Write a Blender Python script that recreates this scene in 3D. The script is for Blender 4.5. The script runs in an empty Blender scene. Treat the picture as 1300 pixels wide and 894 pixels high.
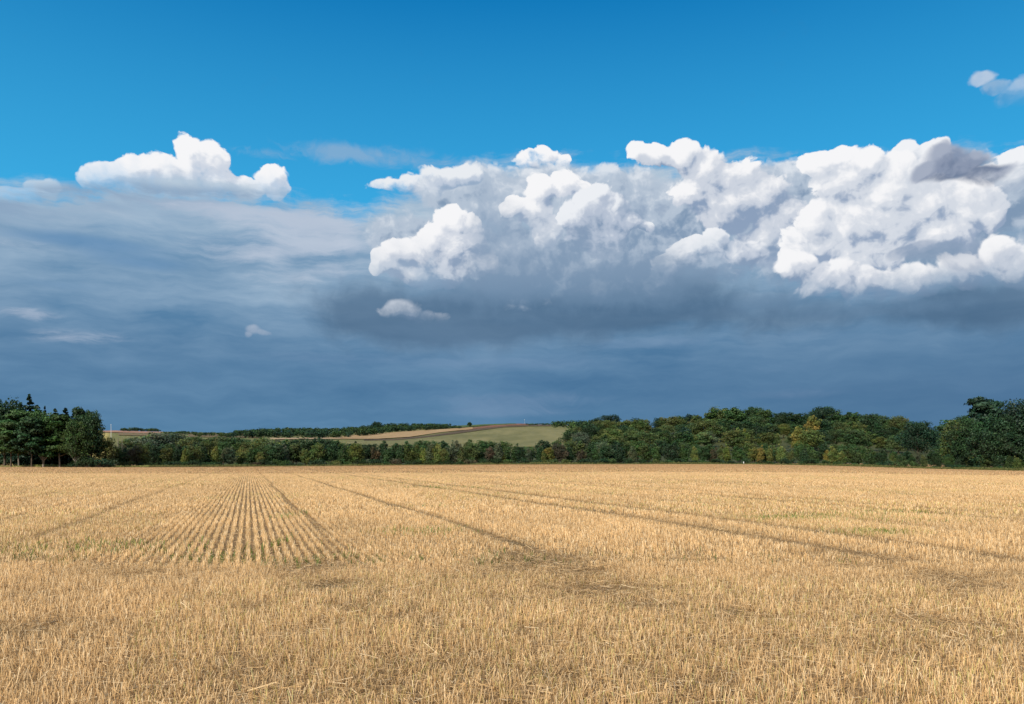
import bpy, math, random
import numpy as np
from mathutils import Vector
scene = bpy.context.scene
# ------------------------------------------------------------------ sky
HZ, FPX, CX = 581.0, 1011.0, 650.0          # design horizon row, focal length and centre column of the photograph
SUN_AZ, SUN_EL = math.radians(-148), math.radians(34)   # azimuth clockwise from the view direction (+Y)
sundir = Vector((math.sin(SUN_AZ)*math.cos(SUN_EL), math.cos(SUN_AZ)*math.cos(SUN_EL), math.sin(SUN_EL)))

class S:
    """a shader socket with arithmetic"""
    t = None
    def __init__(s, sock): s.s = sock
    def __add__(a, b): return fm('ADD', a, b)
    __radd__ = __add__
    def __sub__(a, b): return fm('SUBTRACT', a, b)
    def __rsub__(a, b): return fm('SUBTRACT', b, a)
    def __mul__(a, b): return fm('MULTIPLY', a, b)
    __rmul__ = __mul__
    def __truediv__(a, b): return fm('DIVIDE', a, b)
def put(inp, v):
    if isinstance(v, S): S.t.links.new(v.s, inp)
    else: inp.default_value = v
def fm(op, *a, clamp=False):
    n = S.t.nodes.new('ShaderNodeMath'); n.operation = op; n.use_clamp = clamp
    for i, v in enumerate(a): put(n.inputs[i], v)
    return S(n.outputs[0])
def vm(op, *a, scale=None):
    n = S.t.nodes.new('ShaderNodeVectorMath'); n.operation = op
    for i, v in enumerate(a): put(n.inputs[i], v)
    if scale is not None: put(n.inputs['Scale'], scale)
    return S(n.outputs['Value' if op in ('DOT_PRODUCT', 'LENGTH', 'DISTANCE') else 'Vector'])
def step(x, lo, hi, smooth=True, to=(0., 1.)):
    n = S.t.nodes.new('ShaderNodeMapRange'); n.interpolation_type = 'SMOOTHSTEP' if smooth else 'LINEAR'
    put(n.inputs[0], x); put(n.inputs[1], lo); put(n.inputs[2], hi); put(n.inputs[3], to[0]); put(n.inputs[4], to[1])
    return S(n.outputs[0])
def noise(vec, scale, detail=4., rough=.5, dist=0., dim='2D', kind='FBM', out=0):
    n = S.t.nodes.new('ShaderNodeTexNoise'); n.noise_dimensions = dim; n.noise_type = kind
    put(n.inputs['Vector'], vec); n.inputs['Scale'].default_value = scale; n.inputs['Detail'].default_value = detail
    n.inputs['Roughness'].default_value = rough; n.inputs['Distortion'].default_value = dist
    return S(n.outputs[out])
def voro(vec, scale, detail=0., rough=.5, smooth=.6, dim='2D'):
    n = S.t.nodes.new('ShaderNodeTexVoronoi'); n.voronoi_dimensions = dim; n.feature = 'F1'
    put(n.inputs['Vector'], vec); n.inputs['Scale'].default_value = scale; n.inputs['Detail'].default_value = detail
    n.inputs['Roughness'].default_value = rough
    return S(n.outputs['Distance'])
def mixc(f, a, b, mode='MIX'):
    n = S.t.nodes.new('ShaderNodeMix'); n.data_type = 'RGBA'; n.blend_type = mode
    put(n.inputs[0], f)
    for i, v in ((6, a), (7, b)):
        put(n.inputs[i], v if isinstance(v, S) else (*v[:3], 1.))
    return S(n.outputs[2])
def curve(x, pts, lo, hi, vlo, vhi):
    """piecewise curve through pts (x, v), x in lo..hi and v in vlo..vhi"""
    n = S.t.nodes.new('ShaderNodeFloatCurve'); c = n.mapping.curves[0]
    P = [((a-lo)/(hi-lo), (b-vlo)/(vhi-vlo)) for a, b in pts]
    c.points[0].location = P[0]; c.points[1].location = P[-1]
    for p in P[1:-1]: c.points.new(*p)
    for p in c.points: p.handle_type = 'AUTO_CLAMPED'
    n.mapping.update()
    put(n.inputs['Value'], step(x, lo, hi, False))
    return S(n.outputs[0])*(vhi-vlo) + vlo
def comb(x, y, z=0.):
    n = S.t.nodes.new('ShaderNodeCombineXYZ'); put(n.inputs[0], x); put(n.inputs[1], y); put(n.inputs[2], z); return S(n.outputs[0])
def sep(v):
    n = S.t.nodes.new('ShaderNodeSeparateXYZ'); put(n.inputs[0], v); return [S(o) for o in n.outputs]
def lin(r, g, b):
    f = lambda c: c/12.92 if c <= .04045 else ((c+.055)/1.055)**2.4
    return (f(r/255), f(g/255), f(b/255))
def uv(px, py):
    """direction of a point of the photograph as (azimuth, tangent of elevation), in units of a tenth of a radian"""
    return 10.11*math.atan2(px-CX, FPX), 10.11*(HZ-py)/math.hypot(FPX, px-CX)

world = bpy.data.worlds.new("World"); scene.world = world; world.use_nodes = True
S.t = world.node_tree; S.t.nodes.clear()
world.cycles.sampling_method = 'MANUAL'; world.cycles.sample_map_resolution = 512
tc = S.t.nodes.new('ShaderNodeTexCoord'); dirv = S(tc.outputs['Generated'])
dx, dy, dz = sep(dirv)
hyp = fm('MAXIMUM', fm('SQRT', dx*dx + dy*dy), .02)
U = fm('ARCTAN2', dx, dy)*10.11
V = fm('MAXIMUM', dz/hyp*10.11, -.5)
P = comb(U, V)

sk = S.t.nodes.new('ShaderNodeTexSky'); sk.sky_type = 'NISHITA'; sk.sun_disc = False
sk.sun_elevation = SUN_EL; sk.sun_rotation = SUN_AZ
sk.altitude = 100; sk.air_density = 1.0; sk.dust_density = .4; sk.ozone_density = 3.0
BG = .10
def C(r, g, b): return tuple(c/BG for c in lin(r, g, b))
# clear air: the physical sky, deepened towards a polarised blue higher up
blue = mixc(1., S(sk.outputs[0]), (.0, .9, 1.25), 'MULTIPLY')
blue = mixc(.82, blue, mixc(step(V, 3.0, 6.3, False), C(66, 176, 230), C(0, 112, 182)))

# shared fine structure
warp = noise(P, 1.1, 3., .55, out=1)
warp2 = noise(P, 4.5, 3., .6, out=1)
def warped(amp, amp2=.0):
    w = vm('MULTIPLY_ADD', vm('SUBTRACT', warp, (.5, .5, .5)), (amp, amp, 0.), P)
    if amp2: w = vm('MULTIPLY_ADD', vm('SUBTRACT', warp2, (.5, .5, .5)), (amp2, amp2, 0.), w)
    return w

SX, SY, OFF = -.60, .80, .17            # sunward on the clouds' face, and how far to look that way
def billow(p):
    """bent coordinates and the rounded heads of convective cloud, about zero in the mean"""
    w1 = noise(p, 1.4, 2., .5, out=1)
    q = vm('MULTIPLY_ADD', vm('SUBTRACT', w1, (.5, .5, .5)), (.30, .30, 0.), p)
    w2 = noise(p, 6., 2., .5, out=1)
    qq = vm('MULTIPLY_ADD', vm('SUBTRACT', w2, (.5, .5, .5)), (.13, .13, 0.), q)
    b1 = voro(qq, 2.1, 3., .62)
    b2 = noise(qq, 4.2, 6., .62)
    return q, (.84 - b1)*1.1 + (b2 - .5)*.95
Q0, B0 = billow(P)
Q1, B1 = billow(vm('ADD', P, (SX*OFF, SY*OFF, 0.)))
DB = B0 - B1
def domes(q, blobs, sm):
    h = None
    for (px, py, rx, ry) in blobs:
        u, v = uv(px, py); kk = 1011/math.hypot(FPX, px-CX); rx, ry = rx/100*kk*kk, ry/100*kk
        d = vm('MULTIPLY_ADD', q, (1/rx, 1/ry, 0.), (-u/rx, -v/ry, 0.))
        e = fm('MULTIPLY_ADD', vm('DOT_PRODUCT', d, d), -1.75, 1.75)
        h = e if h is None else fm('SMOOTH_MAX', h, e, sm)
    return fm('MAXIMUM', h, -3.)
def heap(col, blobs, lit, mid, dark, rough=1.15, soft=.42, gain=.46, gb=.52, bias=.0, foot=None, fade=.6, grad=.5, sm=.35, alpha=1.):
    """lay one cumulus heap over col: foot = row of the photograph where it dissolves"""
    h0 = domes(Q0, blobs, sm); h1 = domes(Q1, blobs, sm)
    keep = fm('MULTIPLY_ADD', step(h0, .3, 1.5), -.75, 1.)                     # the heart of a heap has no holes
    a = step(fm('MULTIPLY_ADD', B0*rough, keep, h0), .0, soft)
    rel = fm('MULTIPLY_ADD', h0 - h1, gain, fm('MULTIPLY_ADD', DB, gb, bias))
    cxm = sum(b[0] for b in blobs)/len(blobs)
    vt = max(uv(b[0], b[1]-b[3])[1] for b in blobs); vb = uv(cxm, foot)[1] if foot else min(uv(b[0], b[1]+b[3])[1] for b in blobs)
    rel = rel + (step(V, vb, vt, False) - .62)*(grad*1.5)
    n = S.t.nodes.new('ShaderNodeValToRGB'); cr = n.color_ramp; cr.interpolation = 'EASE'
    cr.elements[0].position = 0.; cr.elements[0].color = (*dark, 1)
    cr.elements[1].position = 1.; cr.elements[1].color = (*lit, 1)
    e = cr.elements.new(.45); e.color = (*mid, 1)
    put(n.inputs[0], step(rel, -.5, .72, False))
    a = a*step(fm('MULTIPLY_ADD', fine - .5, .5, V), vb - fade*.35, vb + fade)
    if alpha != 1.: a = a*alpha
    return mixc(a, col, S(n.outputs[0]))
def spot(px, py, rx, ry, p=None, pw=1.):
    u, v = uv(px, py); k = 1011/math.hypot(FPX, px-CX); rx, ry = rx/100*k*k, ry/100*k
    d = vm('MULTIPLY_ADD', p if p is not None else P, (1/rx, 1/ry, 0.), (-u/rx, -v/ry, 0.))
    return fm('EXPONENT', vm('DOT_PRODUCT', d, d)*-1.)
def add(l):
    r = l[0]
    for x in l[1:]: r = r + x
    return r

LIT, MID, DRK = C(246, 246, 248), C(186, 194, 208), C(112, 132, 158)
# stretched streaks for the layered cloud
Ps = vm('MULTIPLY', warped(.35), (.36, 1.75, 1.))
st1 = noise(Ps, 1.0, 6., .55)
st2 = noise(vm('MULTIPLY', warped(.2, .05), (.6, 3.4, 1.)), 1.5, 5., .6)
soft1 = noise(warped(.6), .75, 5., .5)
fine = noise(warped(.3, .12), 3.2, 5., .55)

col = blue
# ---- thin wisps high in the blue
wn = noise(vm('MULTIPLY', warped(1.2, .2), (.8, 2.2, 1.)), 2.0, 5., .6)
wis = add([spot(440, 193, 75, 14)*1.0, spot(330, 195, 60, 9)*.7, spot(520, 205, 60, 16)*.5, spot(600, 215, 60, 16)*.6])
col = mixc(step(wis*1.1 + (wn-.5)*1.3, .35, 1.25)*.62, col, C(150, 178, 206))
# ---- far cumulus tops on the left, and a small one entering at the upper right
GW = C(206, 214, 227)
col = heap(col, [(45, 236, 30, 20), (20, 248, 40, 18)], C(226, 232, 240), C(190, 206, 224), C(150, 182, 212), soft=.8, grad=.3, alpha=.85)
col = heap(col, [(128, 226, 34, 24), (172, 222, 40, 26), (205, 228, 40, 30), (243, 200, 26, 30), (270, 205, 24, 26), (255, 230, 50, 34), (215, 240, 90, 26), (340, 226, 24, 20), (312, 238, 30, 20), (350, 240, 18, 18)], LIT, GW, C(168, 190, 214), rough=1.1, soft=.45, bias=.22, grad=.35)
col = heap(col, [(1268, 108, 26, 14), (1300, 116, 36, 24), (1248, 98, 26, 12)], C(208, 216, 228), C(160, 186, 212), C(110, 158, 200), soft=1.1, grad=.3, alpha=.75)
# ---- the layered grey cloud that fills everything below its upper edge
edge = curve(U, [(uv(x, 0)[0], (HZ-y)/100*1011/math.hypot(FPX, x-CX)) for x, y in
        [(-300, 250), (0, 232), (60, 226), (150, 222), (240, 228), (330, 234), (400, 244), (450, 258), (480, 246), (540, 228), (620, 206), (690, 200), (760, 205), (820, 200), (900, 196), (990, 194), (1100, 190), (1300, 186), (1600, 190)]], uv(-300, 0)[0], uv(1600, 0)[0], 0., 5.)
below = edge - V
am = step(below + (st2-.5)*.55 + (fine-.5)*.35, -.06, .30)
tone = fm('MULTIPLY_ADD', st1, 1.4, (st2*1.0) - .70)         # about .5
top_c = mixc(tone, C(126, 162, 194), C(192, 208, 222))
mid_c = mixc(tone, C(92, 134, 170), C(152, 178, 202))
low_c = mixc(tone, C(74, 116, 154), C(100, 138, 172))
g1 = step(V + (soft1-.5)*.8, 1.9, 3.3)
sc = mixc(g1, mid_c, top_c)
g2 = step(V + (soft1-.5)*.5, .9, 2.1)
sc = mixc(g2, low_c, sc)
hz_c = mixc(st2, C(74, 118, 154), C(96, 138, 172))
sc = mixc(step(V + (st1-.5)*.5, .95, .1), sc, hz_c)
# heavier, bluer to the right low down
rightd = step(U, -1., 6.)*step(V, 1.75, .6)
sc = mixc(rightd*.5, sc, C(72, 106, 142))
col = mixc(am, col, sc)
# faint pale bands low over the hills
bn = noise(vm('MULTIPLY', warped(.8), (.5, 3.2, 1.)), 1.3, 5., .55)
bands = add([spot(680, 508, 150, 14), spot(950, 470, 170, 10)*.5, spot(1000, 500, 130, 10)*.6, spot(560, 430, 70, 10)*.4, spot(640, 525, 120, 8)*.8])
col = mixc(step(bands*(bn*1.5), .25, .95)*.30, col, C(136, 158, 188))
# the layer's shaded upper rim over the left-hand cumulus, and its blue rifts
rim = fm('MULTIPLY', step(below, .02, .16), step(below, .62, .2))*step(U, -2., -2.9)
col = mixc(rim*step(st2, .38, .62)*.55, col, C(118, 148, 182))
rift = add([spot(100, 305, 120, 12), spot(190, 335, 90, 12)*.8, spot(60, 360, 90, 10)*.5])
col = mixc(step(rift + (st2-.5)*.9, .25, 1.)*.55, col, C(92, 138, 182))
pale = add([spot(330, 272, 130, 16), spot(420, 300, 90, 30)*.8, spot(330, 330, 160, 40)*.5, spot(40, 398, 40, 8)*.9, spot(100, 430, 140, 10)*.5, spot(30, 310, 60, 8)*.5])
col = mixc(step(pale + (st2-.5)*1.9, .25, 1.25)*step(pale, .04, .35)*.6, col, C(196, 204, 220))

# ---- big dark undersides
dk = add([spot(650, 406, 190, 34), spot(530, 412, 80, 32)*.75, spot(810, 384, 110, 28)*.85, spot(440, 384, 60, 34)*.42, spot(1250, 390, 110, 34)*.9, spot(1050, 400, 160, 22)*.6, spot(740, 345, 200, 60)*.4])
col = mixc(step(dk + (soft1-.5)*.7 + (fine-.5)*.5, .14, .92)*.85, col, mixc(st1, C(66, 96, 126), C(94, 124, 154)))

und = add([spot(640, 462, 190, 12)*.8, spot(820, 436, 90, 10)*.9, spot(1010, 425, 90, 12)*.6, spot(380, 452, 120, 10)*.6])
col = mixc(step(und*(.5+st2), .3, 1.1)*.4, col, C(122, 150, 182))
# ---- the cumulus bank, heap before heap
GM, GD = C(166, 184, 204), C(112, 140, 170)
col = heap(col, [(575, 242, 60, 24), (620, 245, 70, 40), (700, 250, 80, 50), (780, 255, 80, 50), (860, 270, 90, 60), (990, 245, 80, 50), (1010, 300, 120, 70), (760, 320, 150, 70), (640, 330, 110, 60), (1200, 250, 100, 60), (1290, 250, 40, 60), (1150, 320, 170, 60), (520, 300, 60, 40)],
           C(222, 228, 236), C(180, 194, 211), C(126, 150, 178), rough=1.1, soft=.9, gain=.25, gb=.5, bias=-.02, foot=400, fade=.8, grad=.5, alpha=.95)
col = heap(col, [(560, 228, 34, 16), (595, 226, 30, 16), (530, 238, 34, 14), (500, 240, 36, 10)], C(232, 236, 241), C(190, 202, 219), C(150, 172, 198), foot=248, fade=.2, soft=.7, grad=.4)
col = heap(col, [(672, 202, 20, 13), (696, 198, 22, 15), (715, 204, 16, 10)], LIT, GW, C(150, 170, 196), foot=212, fade=.15, grad=.4, bias=.2)
col = heap(col, [(1150, 205, 26, 24), (1185, 205, 40, 26), (1290, 215, 26, 30), (1260, 230, 40, 24)], C(240, 242, 246), C(200, 208, 220), C(150, 166, 190), foot=260, fade=.4, grad=.4, bias=.15)
col = heap(col, [(684, 240, 24, 22), (712, 236, 30, 20), (738, 240, 16, 12), (680, 268, 26, 30), (694, 292, 22, 26), (655, 262, 16, 14)], LIT, C(206, 213, 225), C(150, 168, 194), foot=335, fade=.9, bias=.18, grad=.5)
col = heap(col, [(828, 194, 34, 16), (866, 194, 32, 20), (892, 210, 36, 28), (930, 226, 40, 28), (962, 250, 44, 34), (985, 280, 42, 44), (925, 262, 56, 44), (960, 315, 40, 34), (895, 240, 44, 34), (1000, 320, 30, 30)], LIT, C(204, 211, 223), C(140, 160, 188), foot=362, fade=.8, bias=.06, grad=.45)
col = heap(col, [(752, 256, 34, 24), (775, 268, 36, 28), (730, 272, 26, 22), (800, 282, 26, 14), (825, 290, 14, 9), (760, 300, 44, 30)], C(236, 239, 244), C(182, 193, 211), C(130, 152, 180), foot=345, fade=.8, bias=.02, grad=.6)
col = heap(col, [(1040, 204, 28, 24), (1068, 194, 28, 18), (1096, 210, 32, 26), (1075, 232, 52, 36), (1130, 240, 40, 40), (1180, 255, 60, 40), (1235, 258, 50, 34), (1268, 270, 24, 28), (1110, 280, 80, 48), (1060, 285, 56, 40), (1200, 290, 60, 34), (1140, 225, 44, 34), (1100, 325, 90, 36), (1030, 315, 50, 34)], LIT, C(212, 218, 228), C(148, 166, 192), foot=395, fade=.7, bias=.16, grad=.35)
col = heap(col, [(880, 314, 34, 20), (908, 302, 26, 20), (935, 322, 40, 28), (860, 332, 34, 18), (905, 340, 60, 26)], C(240, 242, 246), C(190, 200, 216), C(130, 150, 178), foot=356, fade=.7, bias=.05, grad=.6)
# shaded hollows in the right-hand heaps
hol = add([spot(1185, 318, 56, 16)*.85, spot(1250, 322, 30, 20)*.8, spot(1030, 308, 30, 10)*.35, spot(1000, 262, 24, 16)*.5, spot(815, 262, 50, 22)*.5])
col = mixc(step(hol + (fine-.5)*.9 + DB*-.5, .25, 1.0)*step(hol, .08, .35)*.8, col, mixc(fine, C(120, 142, 172), C(172, 186, 206)))
col = heap(col, [(1012, 338, 32, 22), (1050, 352, 46, 24), (1105, 362, 56, 24), (1165, 362, 60, 24), (1225, 346, 44, 28), (1268, 326, 28, 36), (1290, 340, 26, 26)], LIT, C(208, 214, 225), C(134, 154, 182), foot=380, fade=.55, bias=.04, grad=.45, soft=.7)
col = heap(col, [(1225, 332, 34, 16), (1160, 326, 40, 14)], C(150, 166, 190), C(130, 150, 178), C(112, 134, 164), soft=1., rough=.9, alpha=.75)
col = heap(col, [(566, 272, 24, 20), (588, 284, 26, 22), (548, 300, 36, 28), (578, 312, 36, 32), (520, 322, 36, 22), (492, 334, 24, 16), (548, 348, 56, 30), (604, 332, 26, 24), (545, 325, 50, 40), (590, 305, 34, 36)], LIT, C(210, 216, 227), C(146, 164, 190), foot=376, fade=.8, bias=.12, grad=.5)
shd = add([spot(640, 330, 52, 60)*.8, spot(825, 345, 70, 40)*.8, spot(730, 365, 110, 34)*.9, spot(805, 258, 40, 26)*.6, spot(620, 270, 24, 40)*.5, spot(980, 385, 70, 16)*.7, spot(1130, 392, 110, 12)*.7, spot(1180, 322, 56, 16)*.5, spot(1000, 236, 22, 30)*.4, spot(720, 320, 50, 30)*.5, spot(560, 378, 60, 20)*.5])
col = mixc(step(shd + (soft1-.5)*.5 + DB*-.25, .12, 1.0)*step(shd, .05, .3)*.72, col, mixc(step(V, 1.7, 3.2), C(104, 134, 164), C(150, 170, 194)))
col = heap(col, [(508, 396, 30, 14), (540, 402, 28, 12)], C(214, 220, 230), C(170, 184, 204), C(120, 142, 170), foot=408, fade=.4, soft=1.3, alpha=.8)
col = heap(col, [(322, 423, 15, 9), (334, 426, 14, 6), (314, 427, 10, 6)], C(214, 216, 226), C(180, 190, 208), C(140, 160, 186), soft=1.7, rough=1.2, alpha=.7)
col = heap(col, [(420, 346, 34, 14), (400, 352, 30, 12), (448, 310, 26, 14)], C(196, 206, 222), C(164, 182, 206), C(130, 154, 184), soft=1.9, rough=1.2, alpha=.4)
# ---- a small grey cloud in front of the white ones
col = heap(col, [(1208, 200, 36, 21), (1234, 206, 32, 20), (1256, 222, 34, 15), (1186, 218, 32, 14), (1216, 218, 50, 21)], C(160, 170, 190), C(136, 148, 172), C(106, 122, 150), rough=.8, soft=1.2, foot=250, fade=.3, bias=-.08, grad=.5, alpha=.95)
# below the horizon the sky is only haze
col = mixc(step(V, .0, -.3), col, C(90, 100, 100))
bg = S.t.nodes.new('ShaderNodeBackground'); put(bg.inputs[0], col); bg.inputs[1].default_value = BG
# the rest of the heavens: the same clear air with broken layered cloud (kept simple, it only lights the land)
on = noise(dirv, 2.2, 4., .55, dim='3D')
el = fm('ARCSINE', dz)
oc = mixc(step(on + step(el, .9, .1)*.18, .48, .66)*.9, S(sk.outputs[0]), mixc(step(on, .5, .8), C(150, 170, 196), C(225, 228, 232)))
oc = mixc(step(el, 0., -.05), oc, C(90, 100, 100))
bo = S.t.nodes.new('ShaderNodeBackground'); put(bo.inputs[0], oc); bo.inputs[1].default_value = BG
inside = step(fm('ABSOLUTE', U), 8.6, 7.4)*step(V, 8.2, 6.4)*step(dz, -.03, -.01)
ms = S.t.nodes.new('ShaderNodeMixShader'); put(ms.inputs[0], inside)
S.t.links.new(bo.outputs[0], ms.inputs[1]); S.t.links.new(bg.outputs[0], ms.inputs[2])
wo = S.t.nodes.new('ShaderNodeOutputWorld'); S.t.links.new(ms.outputs[0], wo.inputs[0])
# ------------------------------------------------------------------ camera
cam = bpy.data.cameras.new('camera'); co = bpy.data.objects.new('camera', cam); scene.collection.objects.link(co)
scene.camera = co
EYE = 1.75
co.location = (0, 0, EYE); co.rotation_euler = (math.radians(90), 0, 0)
cam.sensor_width = 36; cam.lens = 36*FPX/1300; cam.clip_start = .1; cam.clip_end = 60000
cam.shift_y = (HZ-447)/1300
scene.view_settings.view_transform = 'Standard'; scene.view_settings.look = 'None'; scene.view_settings.exposure = 0
scene.cycles.use_adaptive_sampling = True; scene.cycles.adaptive_threshold = .02; scene.cycles.adaptive_min_samples = 8
scene.cycles.use_denoising = True
# ------------------------------------------------------------------ helpers
rnd = random.Random(7); rng = np.random.default_rng(11)
COL = scene.collection
def tag(o, label=None, cat=None, group=None, kind=None):
    if label: o['label'] = label
    if cat: o['category'] = cat
    if group: o['group'] = group
    if kind: o['kind'] = kind
    return o
def mesh_np(name, verts, faces, mats, colors=None, smooth=False, n=4):
    """mesh from numpy arrays; faces (k, n)"""
    me = bpy.data.meshes.new(name)
    verts = np.asarray(verts, np.float32); faces = np.asarray(faces, np.int32)
    me.vertices.add(len(verts)); me.vertices.foreach_set('co', verts.ravel())
    me.loops.add(faces.size); me.loops.foreach_set('vertex_index', faces.ravel())
    me.polygons.add(len(faces)); me.polygons.foreach_set('loop_start', np.arange(0, faces.size, n, dtype=np.int32))
    if smooth: me.polygons.foreach_set('use_smooth', np.ones(len(faces), bool))
    me.update(calc_edges=True)
    if colors is not None:
        ca = me.color_attributes.new('tone', 'FLOAT_COLOR', 'POINT')
        c4 = np.ones((len(verts), 4), np.float32); c4[:, :3] = colors
        ca.data.foreach_set('color', c4.ravel())
    for m in (mats if isinstance(mats, list) else [mats]): me.materials.append(m)
    return me
def link(name, me, parent=None):
    o = bpy.data.objects.new(name, me); COL.objects.link(o)
    if parent: o.parent = parent
    return o
def newmat(name):
    m = bpy.data.materials.new(name); m.use_nodes = True; S.t = m.node_tree; S.t.nodes.clear()
    return m
def attr(name, typ='GEOMETRY', out='Color'):
    n = S.t.nodes.new('ShaderNodeAttribute'); n.attribute_type = typ; n.attribute_name = name; return S(n.outputs[out])
def finish(col, rough=.9, transl=0., normal=None, spec=.2):
    out = S.t.nodes.new('ShaderNodeOutputMaterial')
    b = S.t.nodes.new('ShaderNodeBsdfPrincipled'); put(b.inputs['Base Color'], col)
    b.inputs['Roughness'].default_value = rough; b.inputs['Specular IOR Level'].default_value = spec
    if normal: S.t.links.new(normal, b.inputs['Normal'])
    if transl:
        t = S.t.nodes.new('ShaderNodeBsdfTranslucent'); put(t.inputs[0], col)
        mx = S.t.nodes.new('ShaderNodeMixShader'); mx.inputs[0].default_value = transl
        S.t.links.new(b.outputs[0], mx.inputs[1]); S.t.links.new(t.outputs[0], mx.inputs[2])
        S.t.links.new(mx.outputs[0], out.inputs[0])
    else: S.t.links.new(b.outputs[0], out.inputs[0])
def objcolor():
    n = S.t.nodes.new('ShaderNodeObjectInfo'); return S(n.outputs['Color']), S(n.outputs['Random'])
def bump(h, strength=.5, dist=.1):
    n = S.t.nodes.new('ShaderNodeBump'); n.inputs['Strength'].default_value = strength; n.inputs['Distance'].default_value = dist
    put(n.inputs['Height'], h); return n.outputs[0]
def position():
    n = S.t.nodes.new('ShaderNodeNewGeometry'); return S(n.outputs['Position'])

# ------------------------------------------------------------------ terrain
EPX = [-600, 0, 150, 300, 500, 650, 850, 950, 1050, 1200, 1300, 1900]
ED  = [190, 212, 214, 240, 258, 262, 262, 258, 232, 196, 178, 120]
EY  = [594, 593, 593.5, 593, 591.2, 590, 589.6, 589.8, 591.6, 596, 598.3, 606]
def edge_d(px): return np.interp(px, EPX, ED)
def edge_y(px): return np.interp(px, EPX, EY)
TPX = [-600, 0, 150, 300, 430, 560, 640, 700, 760, 850, 1000, 1150, 1300, 1900]
TD = [330, 450, 600, 900, 1500, 2200]
TY = {330:  [588, 587, 587, 586, 586, 586, 585, 584, 582, 581, 581, 584, 590, 596],
      450:  [584, 582, 581, 580, 580, 580, 578, 573, 569, 566, 564, 570, 578, 586],
      600:  [578, 574, 572, 571, 572, 573, 571, 563, 556, 550, 548, 556, 564, 570],
      900:  [566, 562, 560, 561, 564, 566, 566, 560, 552, 546, 545, 548, 556, 560],
      1500: [556, 553, 551, 554, 558, 553, 551, 548, 545, 544, 543, 546, 552, 554],
      2200: [550, 549, 547, 550, 547, 541, 538, 539, 542, 544, 543, 546, 550, 552]}
def ground_z(x, y):
    x = np.asarray(x, float); y = np.asarray(y, float)
    yy = np.maximum(y, 3.); px = np.clip(CX + FPX*x/yy, -600, 1900)
    E = edge_d(px); zE = EYE + (HZ - edge_y(px))*E/FPX
    t = np.clip((yy-12)/(E-12), 0, 1)**1.2
    z = zE*t
    prevd, prevy = E, edge_y(px)
    out = z.copy()
    for d in TD:
        yn = np.interp(px, TPX, TY[d])
        f = np.clip((np.log(yy)-np.log(prevd))/(math.log(d)-np.log(prevd)), 0, 1)
        f = f if d != TD[0] else f
        row = prevy + (yn-prevy)*f
        m = yy > prevd
        out = np.where(m, EYE + (HZ-row)*yy/FPX, out)
        prevd, prevy = np.full_like(E, d), yn
    ztop = EYE + (HZ-prevy)*2200/FPX
    m = yy > 2200
    out = np.where(m, ztop - (yy-2200)*.02*np.clip((yy-2200)/800, 0, 1), out)
    return np.where(y < 3, 0., out)
def gz(x, y): return float(ground_z(x, y))
def on_ground(px, y_row):
    """ground point seen at column px and row y_row of the photograph, beyond the field edge"""
    d = np.geomspace(float(edge_d(px))*1.02, 2195, 900)
    rows = HZ - (ground_z((px-CX)/FPX*d, d)-EYE)/d*FPX
    rows = np.minimum.accumulate(rows)
    i = int(np.argmin(np.abs(rows - y_row)))
    return (px-CX)/FPX*d[i], d[i]

# rows of the crop run towards the vanishing point left of the middle
RA = math.atan2(315-CX, FPX); RS, RC = math.sin(RA), math.cos(RA)
def across(x, y): return x*RC - y*RS
def along(x, y): return x*RS + y*RC
TRACKS = [(-9.4, .13), (-6.6, .12), (-4.4, .15), (1.55, .09), (5.1, .17), (10.5, .28), (12.55, .26), (16.2, .16), (20.5, .28), (22.5, .28), (27, .2), (31, .32), (33, .32), (41, .3), (52, .3), (54, .3), (-24, .2), (-26, .2), (-44, .3), (-46, .3)]
def p2g(px, py):
    D = EYE*FPX/(py-HZ); return ((px-CX)/FPX*D, D)
# flattened, weathered places: x, y, radius across, radius deep, strength
BARE = [(*p2g(px, py), rx, ry, a) for px, py, rx, ry, a in
        [(690, 714, .9, 1.0, .9), (655, 722, .7, .8, .7), (650, 706, .5, .8, .6), (735, 728, .6, .6, .8), (765, 750, .6, .6, .9), (820, 772, .45, .35, .6), (700, 752, .3, .3, .4), (640, 765, .35, .3, .45),
         (395, 722, .6, .9, .8), (420, 745, .4, .5, .9), (372, 735, .3, .4, .4), (445, 775, .3, .3, .55), (515, 790, .35, .2, .6), (325, 775, .25, .25, .5), (265, 765, .3, .2, .4),
         (1210, 738, .45, .35, .9), (1235, 748, .5, .25, .95), (1225, 756, .4, .2, .7), (1185, 730, .35, .4, .6), (1120, 724, .3, .5, .35), (1160, 790, .4, .2, .7), (1232, 797, .4, .2, .5), (960, 790, .5, .22, .3), (1290, 733, .5, .4, .5), (1050, 770, .3, .2, .3), (60, 760, .4, .3, .3), (130, 728, .4, .5, .35)]]
def vnoise(x, y, s, seed=0):
    """smooth value noise, 0..1"""
    x = np.asarray(x)/s + seed*17.3; y = np.asarray(y)/s + seed*5.1
    xi, yi = np.floor(x), np.floor(y); fx, fy = x-xi, y-yi
    fx, fy = fx*fx*(3-2*fx), fy*fy*(3-2*fy)
    def h(a, b): return np.modf(np.abs(np.sin(a*127.1+b*311.7+seed*74.7)*43758.5453))[0]
    return (h(xi, yi)*(1-fx)+h(xi+1, yi)*fx)*(1-fy) + (h(xi, yi+1)*(1-fx)+h(xi+1, yi+1)*fx)*fy
HEAD = 12.4                                   # depth of the headland whose rows run across
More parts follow.
